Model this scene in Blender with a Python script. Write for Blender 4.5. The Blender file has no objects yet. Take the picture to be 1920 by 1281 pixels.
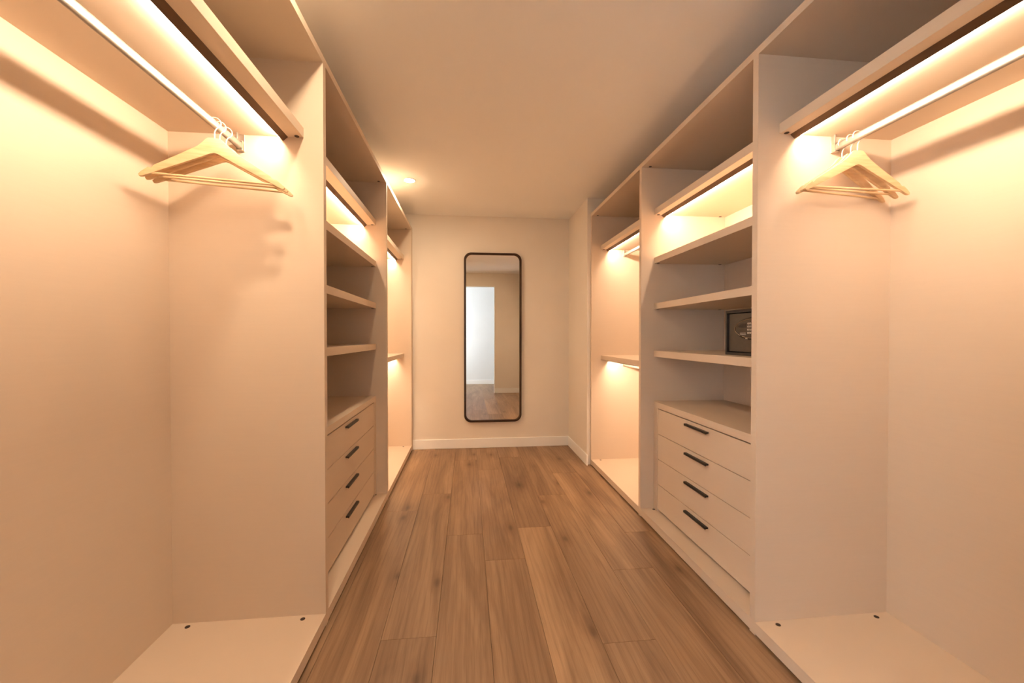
import bpy, bmesh, math, random
from mathutils import Vector, Matrix

random.seed(4)
scene = bpy.context.scene
COL = scene.collection
R = math.radians

# ------------------------------------------------------------------ camera
cam_d = bpy.data.cameras.new('camera')
cam_d.sensor_width = 36.0
cam_d.lens = 777.95 / 1920 * 36.0
cam_d.clip_start = 0.02
cam = bpy.data.objects.new('camera', cam_d)
COL.objects.link(cam)
cam.location = (0, 0, 1.2)
cam.rotation_euler = (R(90 - 0.6804), 0, R(-6.1126))
scene.camera = cam

# ------------------------------------------------------------------ world, light, exposure
WARM = (1.0, 0.77, 0.55)          # colour of the light strips
LED = 84.0                          # their radiance
DOWN = 500.0                         # radiance of the round ceiling lights
HALL = 76.0                         # watts of daylight entering the hall window
scene.view_settings.view_transform = 'Standard'
scene.view_settings.look = 'None'
scene.view_settings.exposure = 0.54
scene.view_settings.gamma = 1.0
scene.view_settings.use_curve_mapping = False
w = bpy.data.worlds.new('World')
scene.world = w
w.use_nodes = True
w.node_tree.nodes['Background'].inputs[0].default_value = (0.72, 0.84, 1.0, 1)
w.node_tree.nodes['Background'].inputs[1].default_value = 1.0

al = bpy.data.lights.new('hall_daylight', 'AREA')
al.shape = 'RECTANGLE'
al.size, al.size_y = 1.4, 0.7
al.energy = HALL
al.color = (0.86, 0.93, 1.0)
alo = bpy.data.objects.new('hall_daylight', al)
COL.objects.link(alo)
alo.location = (-2.13, -0.85, 1.35)
al.spread = R(100)
alo.rotation_euler = (0, R(-90), R(-35))    # comes in slantwise through the hall window, onto the hall's far wall

# ------------------------------------------------------------------ materials
def new_mat(name):
    m = bpy.data.materials.new(name)
    m.use_nodes = True
    nt = m.node_tree
    return m, nt, nt.nodes['Principled BSDF']

def N(nt, kind, **kw):
    n = nt.nodes.new(kind)
    for k, v in kw.items():
        setattr(n, k, v)
    return n

def setin(n, **kw):
    for k, v in kw.items():
        n.inputs[k.replace('_', ' ')].default_value = v

def mottled(name, c, rough=0.5, var=0.06, scale=(3, 3, 3), bump=0.0, bscale=(200, 200, 200), metal=0.0, spec=0.5):
    """plain surface with a slight procedural unevenness"""
    m, nt, b = new_mat(name)
    g = N(nt, 'ShaderNodeNewGeometry')
    mp = N(nt, 'ShaderNodeMapping'); mp.inputs['Scale'].default_value = scale
    nz = N(nt, 'ShaderNodeTexNoise'); setin(nz, Scale=1.0, Detail=3.0)
    cr = N(nt, 'ShaderNodeValToRGB')
    cr.color_ramp.elements[0].position = 0.3
    cr.color_ramp.elements[1].position = 0.7
    cr.color_ramp.elements[0].color = tuple(x * (1 - var) for x in c) + (1,)
    cr.color_ramp.elements[1].color = tuple(min(1, x * (1 + var)) for x in c) + (1,)
    nt.links.new(g.outputs['Position'], mp.inputs['Vector'])
    nt.links.new(mp.outputs[0], nz.inputs['Vector'])
    nt.links.new(nz.outputs['Fac'], cr.inputs[0])
    nt.links.new(cr.outputs[0], b.inputs['Base Color'])
    b.inputs['Roughness'].default_value = rough
    b.inputs['Metallic'].default_value = metal
    b.inputs['Specular IOR Level'].default_value = spec
    if bump:
        mp2 = N(nt, 'ShaderNodeMapping'); mp2.inputs['Scale'].default_value = bscale
        nz2 = N(nt, 'ShaderNodeTexNoise'); setin(nz2, Scale=1.0, Detail=2.0)
        bp = N(nt, 'ShaderNodeBump'); setin(bp, Strength=bump, Distance=0.0006)
        nt.links.new(g.outputs['Position'], mp2.inputs['Vector'])
        nt.links.new(mp2.outputs[0], nz2.inputs['Vector'])
        nt.links.new(nz2.outputs['Fac'], bp.inputs['Height'])
        nt.links.new(bp.outputs[0], b.inputs['Normal'])
    return m

def emit_mat(name, c, strength):
    m, nt, b = new_mat(name)
    b.inputs['Base Color'].default_value = (0.8, 0.8, 0.8, 1)
    b.inputs['Emission Color'].default_value = (*c, 1)
    b.inputs['Emission Strength'].default_value = strength
    return m

def floor_mat():
    m, nt, b = new_mat('oak_plank')
    g = N(nt, 'ShaderNodeNewGeometry')
    oi = N(nt, 'ShaderNodeObjectInfo')
    cx = N(nt, 'ShaderNodeCombineXYZ')
    mu = N(nt, 'ShaderNodeMath', operation='MULTIPLY'); mu.inputs[1].default_value = 37.0
    mu2 = N(nt, 'ShaderNodeMath', operation='MULTIPLY'); mu2.inputs[1].default_value = 91.0
    nt.links.new(oi.outputs['Random'], mu.inputs[0]); nt.links.new(oi.outputs['Random'], mu2.inputs[0])
    nt.links.new(mu.outputs[0], cx.inputs['X']); nt.links.new(mu2.outputs[0], cx.inputs['Y'])
    ad = N(nt, 'ShaderNodeVectorMath', operation='ADD')
    nt.links.new(g.outputs['Position'], ad.inputs[0]); nt.links.new(cx.outputs[0], ad.inputs[1])
    def noise(sc, detail=4.0, dist=0.0, rough=0.55):
        mp = N(nt, 'ShaderNodeMapping'); mp.inputs['Scale'].default_value = sc
        nz = N(nt, 'ShaderNodeTexNoise'); setin(nz, Scale=1.0, Detail=detail, Distortion=dist, Roughness=rough)
        nt.links.new(ad.outputs[0], mp.inputs['Vector']); nt.links.new(mp.outputs[0], nz.inputs['Vector'])
        return nz.outputs['Fac']
    def ramp(src, stops):
        cr = N(nt, 'ShaderNodeValToRGB')
        e = cr.color_ramp.elements
        while len(e) < len(stops): e.new(0.5)
        for el, (p, c) in zip(e, stops):
            el.position = p; el.color = (*c, 1)
        nt.links.new(src, cr.inputs[0])
        return cr.outputs[0]
    def mix(a, bb, fac, mode='MULTIPLY'):
        mx = N(nt, 'ShaderNodeMix', data_type='RGBA', blend_type=mode)
        mx.inputs['Factor'].default_value = fac
        nt.links.new(a, mx.inputs[6]); nt.links.new(bb, mx.inputs[7])
        return mx.outputs[2]
    broad = ramp(noise((7, 0.75, 1), 4.0, 1.0), [(0.32, (0.215, 0.124, 0.068)), (0.50, (0.310, 0.188, 0.105)), (0.68, (0.400, 0.252, 0.146))])
    grain = ramp(noise((24, 0.95, 1), 7.0, 1.6, 0.6), [(0.30, (0.78, 0.75, 0.72)), (0.52, (1.0, 1.0, 1.0)), (0.8, (1.08, 1.08, 1.06))])
    fine = ramp(noise((300, 7, 1), 2.0, 0.0), [(0.35, (0.84, 0.82, 0.80)), (0.6, (1.04, 1.04, 1.04))])
    c = mix(broad, grain, 0.85); c = mix(c, fine, 0.5)
    # cathedral figure
    mp = N(nt, 'ShaderNodeMapping'); mp.inputs['Scale'].default_value = (7.0, 0.55, 1)
    nt.links.new(ad.outputs[0], mp.inputs['Vector'])
    wv = N(nt, 'ShaderNodeTexWave', bands_direction='X')
    setin(wv, Scale=1.6, Distortion=9.0, Detail=3.0); wv.inputs['Detail Scale'].default_value = 1.2
    nt.links.new(mp.outputs[0], wv.inputs['Vector'])
    c = mix(c, ramp(wv.outputs['Fac'], [(0.0, (0.80, 0.77, 0.74)), (0.35, (1, 1, 1)), (1.0, (1.03, 1.03, 1.03))]), 0.55)
    # knots
    mpk = N(nt, 'ShaderNodeMapping'); mpk.inputs['Scale'].default_value = (2.6, 1.05, 1)
    nt.links.new(ad.outputs[0], mpk.inputs['Vector'])
    vo = N(nt, 'ShaderNodeTexVoronoi', voronoi_dimensions='2D'); setin(vo, Scale=1.0, Randomness=1.0)
    nt.links.new(mpk.outputs[0], vo.inputs['Vector'])
    c = mix(c, ramp(vo.outputs['Distance'], [(0.015, (0.42, 0.37, 0.33)), (0.05, (0.76, 0.71, 0.67)), (0.13, (1, 1, 1))]), 0.85)
    # every plank a little lighter or darker
    tone = ramp(oi.outputs['Random'], [(0.0, (0.91, 0.90, 0.89)), (0.5, (1.0, 1.0, 1.0)), (1.0, (1.10, 1.10, 1.08))])
    c = mix(c, tone, 1.0)
    nt.links.new(c, b.inputs['Base Color'])
    b.inputs['Roughness'].default_value = 0.46
    b.inputs['Specular IOR Level'].default_value = 0.42
    bp = N(nt, 'ShaderNodeBump'); setin(bp, Strength=0.25, Distance=0.0006)
    nt.links.new(noise((420, 10, 1), 2.0), bp.inputs['Height'])
    nt.links.new(bp.outputs[0], b.inputs['Normal'])
    return m

def hanger_wood():
    m, nt, b = new_mat('beech_wood')
    tc = N(nt, 'ShaderNodeTexCoord')
    mp = N(nt, 'ShaderNodeMapping'); mp.inputs['Scale'].default_value = (6, 60, 60)
    nz = N(nt, 'ShaderNodeTexNoise'); setin(nz, Scale=1.0, Detail=4.0, Distortion=0.8)
    cr = N(nt, 'ShaderNodeValToRGB')
    cr.color_ramp.elements[0].position = 0.3; cr.color_ramp.elements[0].color = (0.62, 0.40, 0.21, 1)
    cr.color_ramp.elements[1].position = 0.7; cr.color_ramp.elements[1].color = (0.80, 0.57, 0.33, 1)
    nt.links.new(tc.outputs['Object'], mp.inputs['Vector']); nt.links.new(mp.outputs[0], nz.inputs['Vector'])
    nt.links.new(nz.outputs['Fac'], cr.inputs[0]); nt.links.new(cr.outputs[0], b.inputs['Base Color'])
    b.inputs['Roughness'].default_value = 0.42
    return m

M = dict(
    laminate=mottled('linen_laminate', (0.745, 0.600, 0.465), 0.55, 0.008, (5, 5, 160), 0.2, (60, 60, 900), spec=0.35),
    plaster=mottled('painted_plaster', (0.84, 0.765, 0.67), 0.7, 0.02, (2, 2, 2), 0.25, (160, 160, 160), spec=0.3),
    ceiling=mottled('ceiling_paint', (0.965, 0.935, 0.895), 0.8, 0.008, (1.5, 1.5, 1.5), 0.15, (150, 150, 150), spec=0.2),
    white=mottled('white_wall_paint', (0.82, 0.82, 0.81), 0.7, 0.015),
    skirting=mottled('white_gloss_paint', (0.95, 0.935, 0.91), 0.35, 0.01),
    black=mottled('black_metal', (0.022, 0.017, 0.015), 0.38, 0.2, (20, 20, 20), metal=0.3),
    darkcap=mottled('dark_plastic_cap', (0.045, 0.025, 0.018), 0.5, 0.1),
    profile=mottled('bronze_aluminium', (0.16, 0.095, 0.055), 0.45, 0.1, (10, 10, 10), metal=0.6),
    rod=mottled('brushed_aluminium', (0.34, 0.30, 0.26), 0.48, 0.04, (300, 3, 300), metal=0.7),
    bracket=mottled('satin_nickel', (0.52, 0.45, 0.39), 0.34, 0.05, (60, 60, 60), metal=0.85),
    hook=mottled('cream_wire', (0.86, 0.82, 0.74), 0.25, 0.03, metal=0.25),
    frame=mottled('dark_bronze_frame', (0.055, 0.030, 0.018), 0.30, 0.15, (15, 15, 15), metal=0.6),
    safe=mottled('charcoal_safe_paint', (0.030, 0.025, 0.023), 0.45, 0.15, (40, 40, 40), 0.3, (500, 500, 500)),
    safedoor=mottled('bronze_grey_safe_door', (0.065, 0.053, 0.042), 0.4, 0.1, (40, 40, 40), 0.3, (500, 500, 500)),
    safepanel=mottled('gloss_bronze_plastic', (0.040, 0.028, 0.021), 0.12, 0.1, (20, 20, 20)),
    key=mottled('pale_key_plastic', (0.62, 0.56, 0.50), 0.4, 0.05),
    chrome=mottled('chrome_edge', (0.75, 0.68, 0.58), 0.15, 0.03, metal=1.0),
    joint=mottled('dark_joint', (0.04, 0.025, 0.017), 0.8, 0.1),
    floor=floor_mat(), beech=hanger_wood(),
    led=emit_mat('light_strip_diffuser', WARM, LED),
    lamp=emit_mat('round_lamp_diffuser', (1.0, 0.79, 0.54), DOWN),
)
mm, nt, b = new_mat('mirror_silver')
gn = N(nt, 'ShaderNodeTexNoise'); setin(gn, Scale=3.0)
cr = N(nt, 'ShaderNodeValToRGB')
cr.color_ramp.elements[0].color = (0.86, 0.88, 0.88, 1); cr.color_ramp.elements[1].color = (0.89, 0.91, 0.91, 1)
nt.links.new(gn.outputs['Fac'], cr.inputs[0]); nt.links.new(cr.outputs[0], b.inputs['Base Color'])
b.inputs['Metallic'].default_value = 1.0; b.inputs['Roughness'].default_value = 0.01
M['mirror'] = mm
mg, nt, b = new_mat('window_glass')
b.inputs['Transmission Weight'].default_value = 1.0; b.inputs['Roughness'].default_value = 0.0
b.inputs['IOR'].default_value = 1.02; b.inputs['Base Color'].default_value = (0.97, 0.99, 0.99, 1)
M['glass'] = mg

# ------------------------------------------------------------------ mesh helpers
def add_box(bm, x0, x1, y0, y1, z0, z1, bevel=0.0):
    x0, x1 = min(x0, x1), max(x0, x1)
    vs = [bm.verts.new((x, y, z)) for x in (x0, x1) for y in (y0, y1) for z in (z0, z1)]
    fs = [(0, 1, 3, 2), (4, 6, 7, 5), (0, 4, 5, 1), (2, 3, 7, 6), (0, 2, 6, 4), (1, 5, 7, 3)]
    new = [bm.faces.new([vs[i] for i in f]) for f in fs]
    if bevel:
        es = set(e for f in new for e in f.edges)
        bmesh.ops.bevel(bm, geom=list(es), offset=bevel, segments=1, affect='EDGES', profile=0.5)

def add_prism(bm, pts, axis, a0, a1):
    """closed outline pts in the plane across axis, swept from a0 to a1"""
    def mk(p, a):
        return {'X': (a, p[0], p[1]), 'Y': (p[0], a, p[1]), 'Z': (p[0], p[1], a)}[axis]
    A = [bm.verts.new(mk(p, a0)) for p in pts]
    B = [bm.verts.new(mk(p, a1)) for p in pts]
    n = len(pts)
    bm.faces.new(A); bm.faces.new(B[::-1])
    for i in range(n):
        bm.faces.new((A[i], B[i], B[(i + 1) % n], A[(i + 1) % n]))

def add_tube(bm, path, r, seg=8):
    rings = []
    up = Vector((0, 1, 0))
    for i, p in enumerate(path):
        p = Vector(p)
        t = (Vector(path[min(i + 1, len(path) - 1)]) - Vector(path[max(i - 1, 0)])).normalized()
        u = up if abs(t.dot(up)) < 0.95 else Vector((0, 0, 1))
        a = t.cross(u).normalized(); c = t.cross(a).normalized()
        rings.append([bm.verts.new(p + a * math.cos(k * 2 * math.pi / seg) * r + c * math.sin(k * 2 * math.pi / seg) * r) for k in range(seg)])
    for q, s in zip(rings, rings[1:]):
        for k in range(seg):
            bm.faces.new((q[k], q[(k + 1) % seg], s[(k + 1) % seg], s[k]))
    bm.faces.new(rings[0][::-1]); bm.faces.new(rings[-1])

def add_lathe(bm, prof, center, axis='Z', seg=32, cap=True):
    """prof: list of (radius, height)"""
    rings = []
    for r, h in prof:
        ring = []
        for k in range(seg):
            c, s = math.cos(k * 2 * math.pi / seg) * r, math.sin(k * 2 * math.pi / seg) * r
            o = {'Z': (c, s, h), 'X': (h, c, s), 'Y': (c, h, s)}[axis]
            ring.append(bm.verts.new(Vector(center) + Vector(o)))
        rings.append(ring)
    for q, s in zip(rings, rings[1:]):
        for k in range(seg):
            bm.faces.new((q[k], q[(k + 1) % seg], s[(k + 1) % seg], s[k]))
    if cap:
        bm.faces.new(rings[0][::-1]); bm.faces.new(rings[-1])

def rrect(w, h, r, n=8):
    pts = []
    for cx, cy, a0 in ((w / 2 - r, h / 2 - r, 0), (-w / 2 + r, h / 2 - r, 90), (-w / 2 + r, -h / 2 + r, 180), (w / 2 - r, -h / 2 + r, 270)):
        for k in range(n + 1):
            a = R(a0 + 90 * k / n)
            pts.append((cx + r * math.cos(a), cy + r * math.sin(a)))
    return pts

def link_mesh(name, bm, mat, parent=None, smooth=False):
    bmesh.ops.recalc_face_normals(bm, faces=bm.faces[:])
    me = bpy.data.meshes.new(name)
    bm.to_mesh(me); bm.free()
    me.materials.append(M[mat] if isinstance(mat, str) else mat)
    if smooth:
        for p in me.polygons: p.use_smooth = True
        me.set_sharp_from_angle(angle=R(38))
    o = bpy.data.objects.new(name, me)
    COL.objects.link(o)
    if parent is not None:
        o.parent = parent
        o.matrix_parent_inverse = Matrix.Translation(-world_loc(parent))
    return o

def world_loc(o):
    """where the parent's origin stands (nothing that carries children this way is rotated)"""
    return Vector(o.get('at', (0, 0, 0)))

def box(name, x0, x1, y0, y1, z0, z1, mat, parent=None, bevel=0.0):
    bm = bmesh.new(); add_box(bm, x0, x1, y0, y1, z0, z1, bevel)
    return link_mesh(name, bm, mat, parent)

def thing(name, label, cat, loc=(0, 0, 0), group=None):
    o = bpy.data.objects.new(name, None)
    COL.objects.link(o)
    o.location = loc
    o['at'] = tuple(float(q) for q in loc)
    o['label'] = label; o['category'] = cat
    if group: o['group'] = group
    o.empty_display_size = 0.05
    return o

def struct(o):
    o['kind'] = 'structure'
    return o

# ------------------------------------------------------------------ measures (metres)
LF, LB = -0.583, -1.168             # left wardrobes: front, back
RF, RB = 1.142, 1.728               # right wardrobes
ZT, ZTOP = 2.314, 2.344             # underside and top of the top panels
ZB = 0.056                          # upper face of the bottom panels
CE = 2.49
W = 4.48                            # far wall
WL, WR = -1.20, 1.76                # side walls
N0, N1 = 0.20, 0.30                 # near wall with the doorway
DX0, DX1, DZ = -0.42, 0.565, 2.22   # doorway
HY = -1.30                          # hall's far wall

# ------------------------------------------------------------------ floor of planks
base = bpy.data.objects.new('floor', None)
bm = bmesh.new(); add_box(bm, -2.3, 2.3, HY - 0.1, W + 0.1, -0.06, -0.012)
base = struct(link_mesh('floor', bm, 'joint'))
PW, PL = 0.2165, 1.52
ends = {-3: 2.9, -2: 3.19, -1: 2.515, 0: 2.21, 1: 2.57, 2: 1.56, 3: 2.05, 4: 2.44, 5: 3.1}
plank_mesh = {}
def plank(x0, x1, y0, y1):
    g = 0.0005
    L, Wd = round(y1 - y0, 4), round(x1 - x0, 4)
    if (L, Wd) not in plank_mesh:
        bm = bmesh.new(); add_box(bm, g, Wd - g, g, L - g, -0.012, 0.0)
        es = [e for e in bm.edges if all(abs(v.co.z) < 1e-6 for v in e.verts)]
        bmesh.ops.bevel(bm, geom=es, offset=0.0007, segments=1, affect='EDGES')
        bmesh.ops.recalc_face_normals(bm, faces=bm.faces[:])
        me = bpy.data.meshes.new('plank'); bm.to_mesh(me); bm.free(); me.materials.append(M['floor'])
        plank_mesh[(L, Wd)] = me
    o = bpy.data.objects.new('plank', plank_mesh[(L, Wd)])
    COL.objects.link(o); o.location = (x0, y0, 0); o.parent = base
for c in range(-10, 10):
    x0 = 0.0905 + PW * c; x1 = x0 + PW
    e0 = ends.get(c, 2.0 + 0.61 * c % PL)
    y = e0 - PL * 4
    while y < W:
        a, bb = max(y, HY), min(y + PL, W)
        if c < -4 or c > 5:
            bb = min(bb, 0.44)          # beyond the wardrobes' fronts only the hall shows its floor
        if bb - a > 0.02:
            plank(x0, x1, a, bb)
        y += PL

# ------------------------------------------------------------------ room shell
def shell(name, boxes, mat):
    bm = bmesh.new()
    for q in boxes: add_box(bm, *q)
    return struct(link_mesh(name, bm, mat))
shell('ceiling', [(-2.3, 2.3, HY - 0.1, W + 0.1, CE, CE + 0.1)], 'ceiling')
shell('wall_back', [(WL - 0.1, WR + 0.1, W, W + 0.1, 0, CE)], 'plaster')
shell('wall_left', [(WL - 0.1, WL, N1, W, 0, CE)], 'plaster')
shell('wall_right', [(WR, WR + 0.1, N1, W, 0, CE), (1.110, WR, 3.776, W, 0, CE)], 'plaster')
shell('wall_front', [(WL - 0.1, DX0, N0, N1, 0, CE), (DX1, WR + 0.1, N0, N1, 0, CE), (DX0, DX1, N0, N1, DZ, CE)], 'plaster')
shell('wall_hall_far', [(-2.1, 2.1, HY - 0.1, HY, 0, CE)], 'white')
shell('wall_hall_right', [(2.1, 2.2, HY, N1, 0, CE)], 'white')
shell('wall_hall_left', [(-2.2, -2.1, HY, -1.25, 0, CE), (-2.2, -2.1, -0.45, N1, 0, CE), (-2.2, -2.1, -1.25, -0.45, 0, 0.6), (-2.2, -2.1, -1.25, -0.45, 2.1, CE)], 'white')
shell('wall_hall_near', [(-2.1, WL - 0.1, N0, N1, 0, CE), (WR + 0.1, 2.1, N0, N1, 0, CE)], 'white')

def skirting(name, boxes):
    bm = bmesh.new()
    for q in boxes: add_box(bm, *q, 0.003)
    return struct(link_mesh(name, bm, 'skirting'))
skirting('baseboard_back', [(LF + 0.002, 1.110, W - 0.013, W, 0.0, 0.102)])
skirting('baseboard_right', [(1.097, 1.110, 3.742, W - 0.013, 0.0, 0.102)])
skirting('baseboard_front', [(DX1, RF - 0.01, N1, N1 + 0.013, 0.0, 0.102), (LF + 0.01, DX0, N1, N1 + 0.013, 0.0, 0.102)])
skirting('baseboard_hall', [(-2.1, 2.1, HY, HY + 0.013, 0.0, 0.102)])
# lining of the doorway: a thin white jamb on both sides and over the top
bm = bmesh.new()
add_box(bm, DX1 - 0.012, DX1, N0 - 0.005, N1 + 0.005, 0, DZ)
add_box(bm, DX0, DX0 + 0.012, N0 - 0.005, N1 + 0.005, 0, DZ)
add_box(bm, DX0, DX1, N0 - 0.005, N1 + 0.005, DZ - 0.012, DZ)
struct(link_mesh('door_1', bm, 'skirting'))
# hall window
wf = None
bm = bmesh.new()
for q in ((-2.18, -2.12, -1.25, -1.21, 0.6, 2.1), (-2.18, -2.12, -0.49, -0.45, 0.6, 2.1), (-2.18, -2.12, -1.21, -0.49, 0.6, 0.64), (-2.18, -2.12, -1.21, -0.49, 2.06, 2.1)):
    add_box(bm, *q)
wf = struct(link_mesh('window_1', bm, 'skirting'))
pane = box('pane', -2.153, -2.147, -1.21, -0.49, 0.64, 2.06, 'glass', wf)

# ------------------------------------------------------------------ wardrobes
def cap(unit_part, x, y, z, side):
    """dark oval fitting cover on a panel, side +1 above a surface, -1 below one"""
    bm = bmesh.new()
    pts = rrect(0.018, 0.018, 0.0088, 4)
    add_prism(bm, [(x + p[0], y + p[1]) for p in pts], 'Z', z, z + side * 0.0015)
    return link_mesh('fitting_cap', bm, 'darkcap', unit_part)

HALF = 0.0155
def wardrobe(side, y0, y1, label, led_z=(2.005,), t0=HALF, t1=HALF, rods=(), shelves=()):
    """one open unit between y0 and y1 (outer faces of its two side panels)"""
    s = -1 if side == 'L' else 1
    F, B = (LF, LB) if s < 0 else (RF, RB)
    setb = 0.076 if s < 0 else 0.090
    t = thing('wardrobe_unit', label, 'wardrobe', ((F + B) / 2, (y0 + y1) / 2, 0), 'open wardrobe units along the two long sides')
    i0, i1 = y0 + t0, y1 - t1
    box('side_panel', F, B, y0, i0, 0.003, ZTOP, 'laminate', t)
    box('side_panel', F, B, i1, y1, 0.003, ZTOP, 'laminate', t)
    box('back_panel', B, B + s * 0.010, y0, y1, 0.003, ZTOP, 'laminate', t)
    tp = box('top_panel', F, B, i0, i1, ZT, ZTOP, 'laminate', t)
    for d in () if t0 > HALF else (0.05, 0.50):
        cap(tp, F + s * d, i1 - 0.022, ZT, -1)
    bt = box('bottom_panel', F, B, i0, i1, 0.010, ZB, 'laminate', t)
    box('plinth', F + s * 0.03, B, i0, i1, 0.0, 0.010, 'joint', t)
    for d in (0.082, 0.515):
        cap(bt, F + s * d, i1 - 0.024, ZB, 1)
    S = F + s * setb
    for (z0, z1) in [(z, z + 0.040) for z in led_z] + list(shelves):
        sh = box('shelf', S, B, i0, i1, z0, z1, 'laminate', t, 0.0006)
        for d in (0.022,) if (t0 > HALF and y0 < 1) else (0.022, 0.455):
            cap(sh, S + s * d, i1 - 0.012, z0, -1)
        if z0 in led_z:
            a = 0.060 if s < 0 else 0.046; m = a + 0.019; c = m + 0.0145
            hgt = 0.0165
            bm = bmesh.new()
            add_prism(bm, [(S + s * a, z0), (S + s * m, z0 - hgt), (S + s * (m + 0.002), z0 - hgt), (S + s * c, z0 - 0.0015), (S + s * c, z0)], 'Y', i0 + 0.001, i1 - 0.001)
            link_mesh('light_profile', bm, 'profile', sh)
            bm = bmesh.new()        # the diffuser looks down and back at 45 degrees
            p, q = (S + s * (m + 0.0025), z0 - hgt), (S + s * (c + 0.0004), z0 - 0.002)
            n = 0.0010
            add_prism(bm, [p, q, (q[0] - s * n, q[1] + n), (p[0] - s * n, p[1] + n)], 'Y', i0 + 0.025, i1 - 0.025)
            link_mesh('light_diffuser', bm, 'led', sh)
    for rx, rz, rh in rods:
        bm = bmesh.new()
        pts = [(rx + p[0], rz + p[1]) for p in rrect(0.017, 0.030, 0.0083, 6)]
        add_prism(bm, pts, 'Y', i0 + 0.004, i1 - 0.004)
        rd = link_mesh('hanging_rod', bm, 'rod', t, True)
        for yy, sg in ((i1, -1), (i0, 1)):
            bm = bmesh.new()
            def yb(a, c): return (min(yy + sg * a, yy + sg * c), max(yy + sg * a, yy + sg * c))
            add_box(bm, rx - 0.0115, rx + 0.0115, *yb(0, 0.004), rz - 0.018, rh, 0.0015)
            add_box(bm, rx - 0.0115, rx + 0.0115, *yb(0.004, 0.022), rz + 0.015, rz + 0.019, 0.001)
            add_box(bm, rx - 0.0115, rx + 0.0115, *yb(0.004, 0.022), rz - 0.018, rz - 0.0145, 0.001)
            add_box(bm, rx - 0.0115, rx - 0.0085, *yb(0.004, 0.022), rz - 0.0145, rz + 0.015)
            add_box(bm, rx + 0.0085, rx + 0.0115, *yb(0.004, 0.022), rz - 0.0145, rz + 0.015)
            add_box(bm, rx - 0.0115, rx - 0.007, *yb(0.004, 0.022), rz + 0.019, rh, 0.001)
            link_mesh('rod_bracket', bm, 'bracket', rd)
    return t

L1, L2, L3 = 1.771 + HALF, 3.096 + HALF, 4.420 + 0.031
R1, R2, R3 = 1.535 + HALF, 2.642 + HALF, 3.745 + 0.031
L0, R0 = 0.47, 0.44
wardrobe('L', L0, L1, 'nearest wardrobe unit on the left, with three hangers under its lit shelf', t0=0.031, rods=[(-0.894, 1.955, 2.005)])
wardrobe('L', L1, L2, 'middle open wardrobe unit on the left, with shelves above a chest of drawers', shelves=[(1.704, 1.745), (1.403, 1.443), (1.107, 1.147)])
wardrobe('L', L2, L3, 'farthest open wardrobe unit on the left, beside the wall with the mirror', led_z=(2.005, 0.986), t1=0.031)
wardrobe('R', R0, R1, 'nearest wardrobe unit on the right, with three hangers under its lit shelf', t0=0.031, rods=[(1.465, 1.955, 2.005)])
wardrobe('R', R1, R2, 'middle open wardrobe unit on the right, with shelves that hold a dark safe', shelves=[(1.684, 1.723), (1.381, 1.420), (1.066, 1.107)])
wardrobe('R', R2, R3, 'farthest open wardrobe unit on the right, with two rods and a lit middle shelf', led_z=(2.005, 0.986), t1=0.031,
         rods=[(1.455, 1.962, 2.005), (1.455, 0.938, 0.986)])
struct(box('trim_1', LF + 0.004, LB, L3, W, 0.0, ZTOP, 'laminate'))     # filler strip between the left run and the far wall

# ------------------------------------------------------------------ drawer chests
def chest(side, y0, y1, yl, label):
    s = -1 if side == 'L' else 1
    F, B = (LF - 0.080, LB) if s < 0 else (RF + 0.090, RB)
    t = thing('drawer_chest', label, 'chest of drawers', ((F + B) / 2, (y0 + y1) / 2, ZB), 'drawer chests in the middle wardrobe units')
    fr = 0.055
    box('side_frame', F, B - s * 0.001, y0, y0 + fr, ZB, 0.733, 'laminate', t)
    box('side_frame', F, B - s * 0.001, y1 - fr, y1, ZB, 0.733, 'laminate', t)
    box('top', F - s * 0.001, B - s * 0.001, y0, y1, 0.733, 0.771, 'laminate', t, 0.0008)
    box('gap_shade_backing', F + s * 0.0215, B - s * 0.001, y0 + fr, y1 - fr, 0.068, 0.733, 'joint', t)  # dark fill close behind the drawers, its colour stands for shade in the gaps
    zs = [0.730, 0.565, 0.401, 0.236, 0.071]
    for k in range(4):
        d = box('drawer', F + s * 0.002, F + s * 0.021, y0 + fr + 0.0015, y1 - fr - 0.0015, zs[k + 1] + 0.0017, zs[k] - 0.0017 - (0.002 if k == 0 else 0), 'laminate', t, 0.0006)
        hz = zs[k] - 0.026
        bm = bmesh.new()
        f = F + s * 0.002
        add_box(bm, f, f - s * 0.017, yl - 0.110, yl + 0.110, hz - 0.0040, hz + 0.0040, 0.001)
        add_box(bm, f - s * 0.014, f - s * 0.017, yl - 0.110, yl + 0.110, hz - 0.0075, hz - 0.0040)

        link_mesh('handle', bm, 'black', d)
    return t
chest('L', L1 + HALF + 0.0005, L2 - HALF - 0.0005, 2.456, 'built-in chest of four drawers with black bar handles, on the left side of the aisle')
chest('R', R1 + HALF + 0.0005, R2 - HALF - 0.0005, 2.120, 'built-in chest of four drawers with black bar handles, on the right side below the safe')

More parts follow.
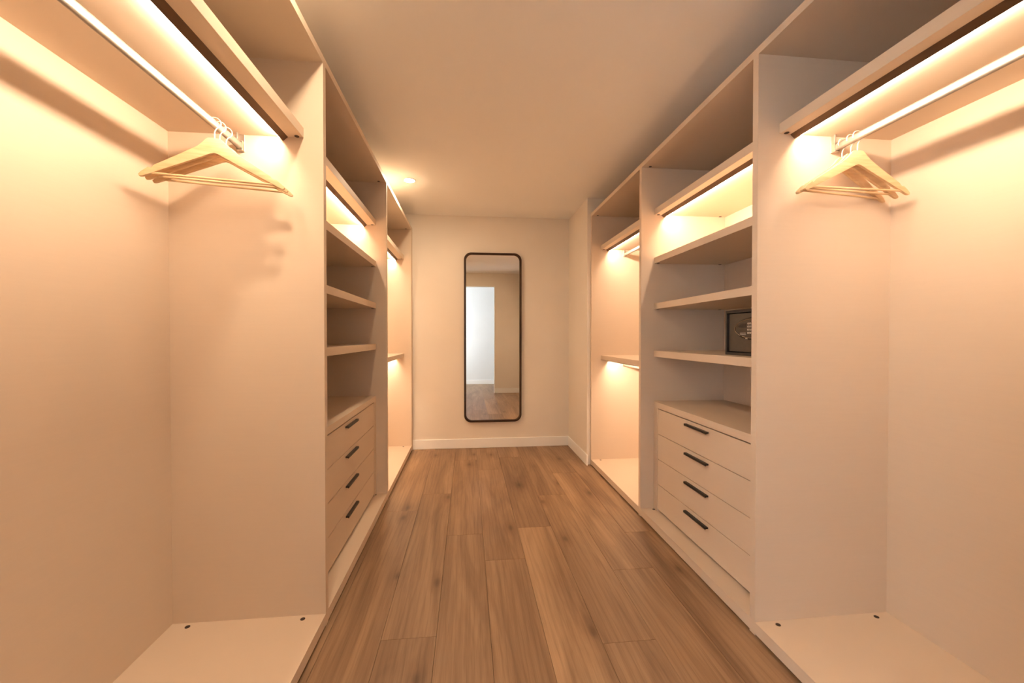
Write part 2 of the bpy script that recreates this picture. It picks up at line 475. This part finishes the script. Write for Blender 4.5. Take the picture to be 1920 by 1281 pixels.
# ------------------------------------------------------------------ safe
SX, SY0, SY1, SZ = 1.325, 1.585, 2.015, 1.107
sf = thing('safe', 'small dark hotel safe with an oval keypad panel, on the right-hand shelf', 'safe', (SX + 0.15, 1.80, SZ))
H = 0.225
bm = bmesh.new()
add_box(bm, SX, SX + 0.33, SY0, SY0 + 0.012, SZ, SZ + H)
add_box(bm, SX, SX + 0.33, SY1 - 0.012, SY1, SZ, SZ + H)
add_box(bm, SX, SX + 0.33, SY0 + 0.012, SY1 - 0.012, SZ, SZ + 0.014)
add_box(bm, SX, SX + 0.33, SY0 + 0.012, SY1 - 0.012, SZ + H - 0.014, SZ + H)
add_box(bm, SX + 0.320, SX + 0.33, SY0 + 0.012, SY1 - 0.012, SZ + 0.014, SZ + H - 0.014)
link_mesh('safe_body', bm, 'safe', sf)
dr = box('safe_door', SX + 0.010, SX + 0.022, SY0 + 0.016, SY1 - 0.016, SZ + 0.018, SZ + H - 0.018, 'safedoor', sf, 0.001)
oc_y, oc_z = 1.800, 1.238
def oval(a, bb, y=oc_y, z=oc_z, n=40):
    return [(y + a * math.cos(2 * math.pi * k / n), z + bb * math.sin(2 * math.pi * k / n)) for k in range(n)]
bm = bmesh.new()
rings = []
for a, bb, x in ((0.148, 0.056, SX + 0.010), (0.146, 0.054, SX + 0.002), (0.138, 0.048, SX - 0.004), (0.126, 0.040, SX - 0.004)):
    rings.append([bm.verts.new((x, p[0], p[1])) for p in oval(a, bb)])
for q, s_ in zip(rings, rings[1:]):
    for k in range(40):
        bm.faces.new((q[k], q[(k + 1) % 40], s_[(k + 1) % 40], s_[k]))
bm.faces.new(rings[-1])
pn = link_mesh('keypad_panel', bm, 'safepanel', sf, True)
pn['label'] = 'glossy oval keypad panel'
bm = bmesh.new()
path = [(SX - 0.004, p[0], p[1]) for p in oval(0.134, 0.0455)]
path.append(path[0])
add_tube(bm, path, 0.0011, 6)
link_mesh('chrome_rim', bm, 'chrome', pn, True)
box('display', SX - 0.0050, SX - 0.004, 1.852, 1.905, 1.243, 1.262, 'black', pn)
bm = bmesh.new()
add_box(bm, SX - 0.0046, SX - 0.004, 1.850, 1.893, 1.2155, 1.2175)
add_box(bm, SX - 0.0046, SX - 0.004, 1.850, 1.893, 1.2085, 1.2098)
link_mesh('print_lines', bm, 'key', pn)
bm = bmesh.new()                     # small pale mark under the keys
add_box(bm, SX - 0.0035, SX + 0.001, 1.842, 1.846, 1.189, 1.199)
add_box(bm, SX - 0.0035, SX + 0.001, 1.846, 1.856, 1.189, 1.192)
add_box(bm, SX - 0.0035, SX + 0.001, 1.849, 1.853, 1.194, 1.200)
link_mesh('printed_mark', bm, 'key', pn)
for i in range(3):
    for j in range(4):
        bm = bmesh.new()
        add_lathe(bm, [(0.0052, 0), (0.0052, -0.002), (0.0042, -0.003)], (SX - 0.004, 1.833 - i * 0.0145, 1.262 - j * 0.0148), 'X', 12)
        link_mesh('key', bm, 'key', pn, True)
bm = bmesh.new()
add_lathe(bm, [(0.017, 0), (0.017, -0.012), (0.0145, -0.015)], (SX - 0.004, 1.735, 1.238), 'X', 24)
link_mesh('knob', bm, 'chrome', pn, True)

# ------------------------------------------------------------------ hangers
def hanger_proto():
    t = bpy.data.objects.new('clothes_hanger', None)
    COL.objects.link(t); t.empty_display_size = 0.05
    top = [(0.0, 0.0), (0.018, -0.001), (0.027, -0.008), (0.036, -0.019), (0.050, -0.033), (0.075, -0.050), (0.110, -0.073), (0.150, -0.0985),
           (0.177, -0.1155), (0.182, -0.1225), (0.187, -0.1265), (0.194, -0.1245), (0.203, -0.1320), (0.2145, -0.1425), (0.2215, -0.1515), (0.2185, -0.1575), (0.2110, -0.1570), (0.200, -0.152)]
    right = top + [(0.150, -0.127), (0.100, -0.1015), (0.05, -0.0765), (0.0, -0.052)]
    # build both halves as quads strips between upper and lower outline, then give it thickness
    bm = bmesh.new()
    out = [(-x, z) for x, z in reversed(top[1:])] + top + [(0.150, -0.127), (0.100, -0.1015), (0.05, -0.0765), (0.012, -0.0565), (0.0, -0.053), (-0.012, -0.0565), (-0.05, -0.0765), (-0.100, -0.1015), (-0.150, -0.127)]
    vs = [bm.verts.new((x, -0.006, z)) for x, z in out]
    f = bm.faces.new(vs)
    r = bmesh.ops.extrude_face_region(bm, geom=[f])
    bmesh.ops.translate(bm, verts=[v for v in r['geom'] if isinstance(v, bmesh.types.BMVert)], vec=(0, 0.012, 0))
    big = [fc for fc in bm.faces if len(fc.verts) > 6]
    rim = list(set(e for fc in big for e in fc.edges))
    bmesh.ops.bevel(bm, geom=rim, offset=0.0022, segments=2, affect='EDGES', profile=0.6)
    bmesh.ops.triangulate(bm, faces=[fc for fc in bm.faces if len(fc.verts) > 4])
    link_mesh('shoulder', bm, 'beech', t, True)
    bm = bmesh.new()
    add_tube(bm, [(-0.204, 0, -0.1425), (0.204, 0, -0.1425)], 0.0042, 10)
    link_mesh('trouser_bar', bm, 'beech', t, True)
    bm = bmesh.new()
    path = [(0, 0, -0.012), (0, 0, 0.018), (0.001, 0, 0.026)]
    path += [(0.0197 * math.cos(R(a)), 0, 0.055 + 0.0197 * math.sin(R(a))) for a in range(-70, 206, 15)]
    add_tube(bm, path, 0.0019, 8)
    link_mesh('hook', bm, 'hook', t, True)
    return t
hproto = hanger_proto()
def place_hanger(i, x, y, z, deg, tilt, label, group):
    if i == 0:
        t = hproto
    else:
        t = hproto.copy(); COL.objects.link(t)
        for ch in hproto.children:
            c = ch.copy(); COL.objects.link(c); c.parent = t
    t.location = (x, y, z)
    t.rotation_euler = (0, R(tilt), R(deg))
    t['label'] = label; t['category'] = 'hanger'; t['group'] = group
GL, GR = 'wooden hangers on the left rod', 'wooden hangers on the right rod'
spots = [(-0.890, 1.582, 1.9015, 11.2, 0, 'pale wooden hanger on the left rod, the one in front, nearest the camera', GL),
         (-0.890, 1.612, 1.9015, 11.4, 0, 'pale wooden hanger on the left rod, between the two others', GL),
         (-0.890, 1.652, 1.9015, 13.6, 0, 'pale wooden hanger on the left rod, rearmost, closest to the rod bracket', GL),
         (1.465, 1.427, 1.9015, 0.7, 0, 'pale wooden hanger on the right rod, the one in front, farthest from the bracket', GR),
         (1.465, 1.455, 1.9015, 4.5, 0, 'pale wooden hanger on the right rod, between the two others', GR),
         (1.465, 1.492, 1.9015, 8.0, 0, 'pale wooden hanger on the right rod, hanging closest to the side panel and turned aside', GR)]
for i, q in enumerate(spots):
    if i: place_hanger(i, *q)
place_hanger(0, *spots[0])

# ------------------------------------------------------------------ mirror
mw, mh, mcx, mcz, my = 0.618, 1.815, 0.271, 1.188, W - 0.004
mt = thing('wall_mirror', 'tall rounded mirror in a thin dark frame hanging on the far wall', 'mirror', (mcx, my, mcz))
def frame_ring(w_, h_, r_, y):
    return [(p[0], y, p[1]) for p in rrect(w_, h_, r_, 10)]
bm = bmesh.new()
secs = [(0, 0, 0.078), (0, -0.030, 0.078), (0.003, -0.033, 0.076), (0.016, -0.033, 0.068), (0.019, -0.030, 0.066), (0.024, -0.014, 0.062), (0.024, 0, 0.062)]
rings = [[bm.verts.new(p) for p in frame_ring(mw - 2 * d, mh - 2 * d, r_, y)] for d, y, r_ in secs]
n = len(rings[0])
for a, c in zip(rings, rings[1:] + rings[:1]):
    for k in range(n):
        bm.faces.new((a[k], a[(k + 1) % n], c[(k + 1) % n], c[k]))
fr = link_mesh('mirror_frame', bm, 'frame', None, True)
bm = bmesh.new()
A = [bm.verts.new(p) for p in frame_ring(mw - 0.046, mh - 0.046, 0.064, -0.016)]
B = [bm.verts.new(p) for p in frame_ring(mw - 0.046, mh - 0.046, 0.064, -0.010)]
bm.faces.new(A); bm.faces.new(B[::-1])
for k in range(n): bm.faces.new((A[k], A[(k + 1) % n], B[(k + 1) % n], B[k]))
gl = link_mesh('mirror_glass', bm, 'mirror')
for o in (fr, gl): o.parent = mt
mt.rotation_euler = (R(0.15), 0, 0)

# ------------------------------------------------------------------ ceiling lights
def downlight(x, y, label):
    t = thing('ceiling_downlight', label, 'ceiling light', (x, y, CE), 'round ceiling downlights on the left of the aisle')
    bm = bmesh.new()
    add_lathe(bm, [(0.050, 0.0), (0.050, -0.002), (0.047, -0.0045), (0.041, -0.0045), (0.040, 0.0)], (x, y, CE), 'Z', 36, cap=False)
    link_mesh('trim_ring', bm, 'skirting', t, True)
    bm = bmesh.new()
    add_lathe(bm, [(0.040, -0.0005), (0.040, -0.004), (0.034, -0.0065), (0.020, -0.008), (0.004, -0.0085)], (x, y, CE), 'Z', 32)
    link_mesh('lamp_diffuser', bm, 'lamp', t, True)
downlight(-0.474, 3.508, 'round glowing ceiling downlight above the left side of the aisle, near the far wall')
downlight(-0.474, 1.250, 'round ceiling downlight overhead near the doorway, above the left side of the aisle')
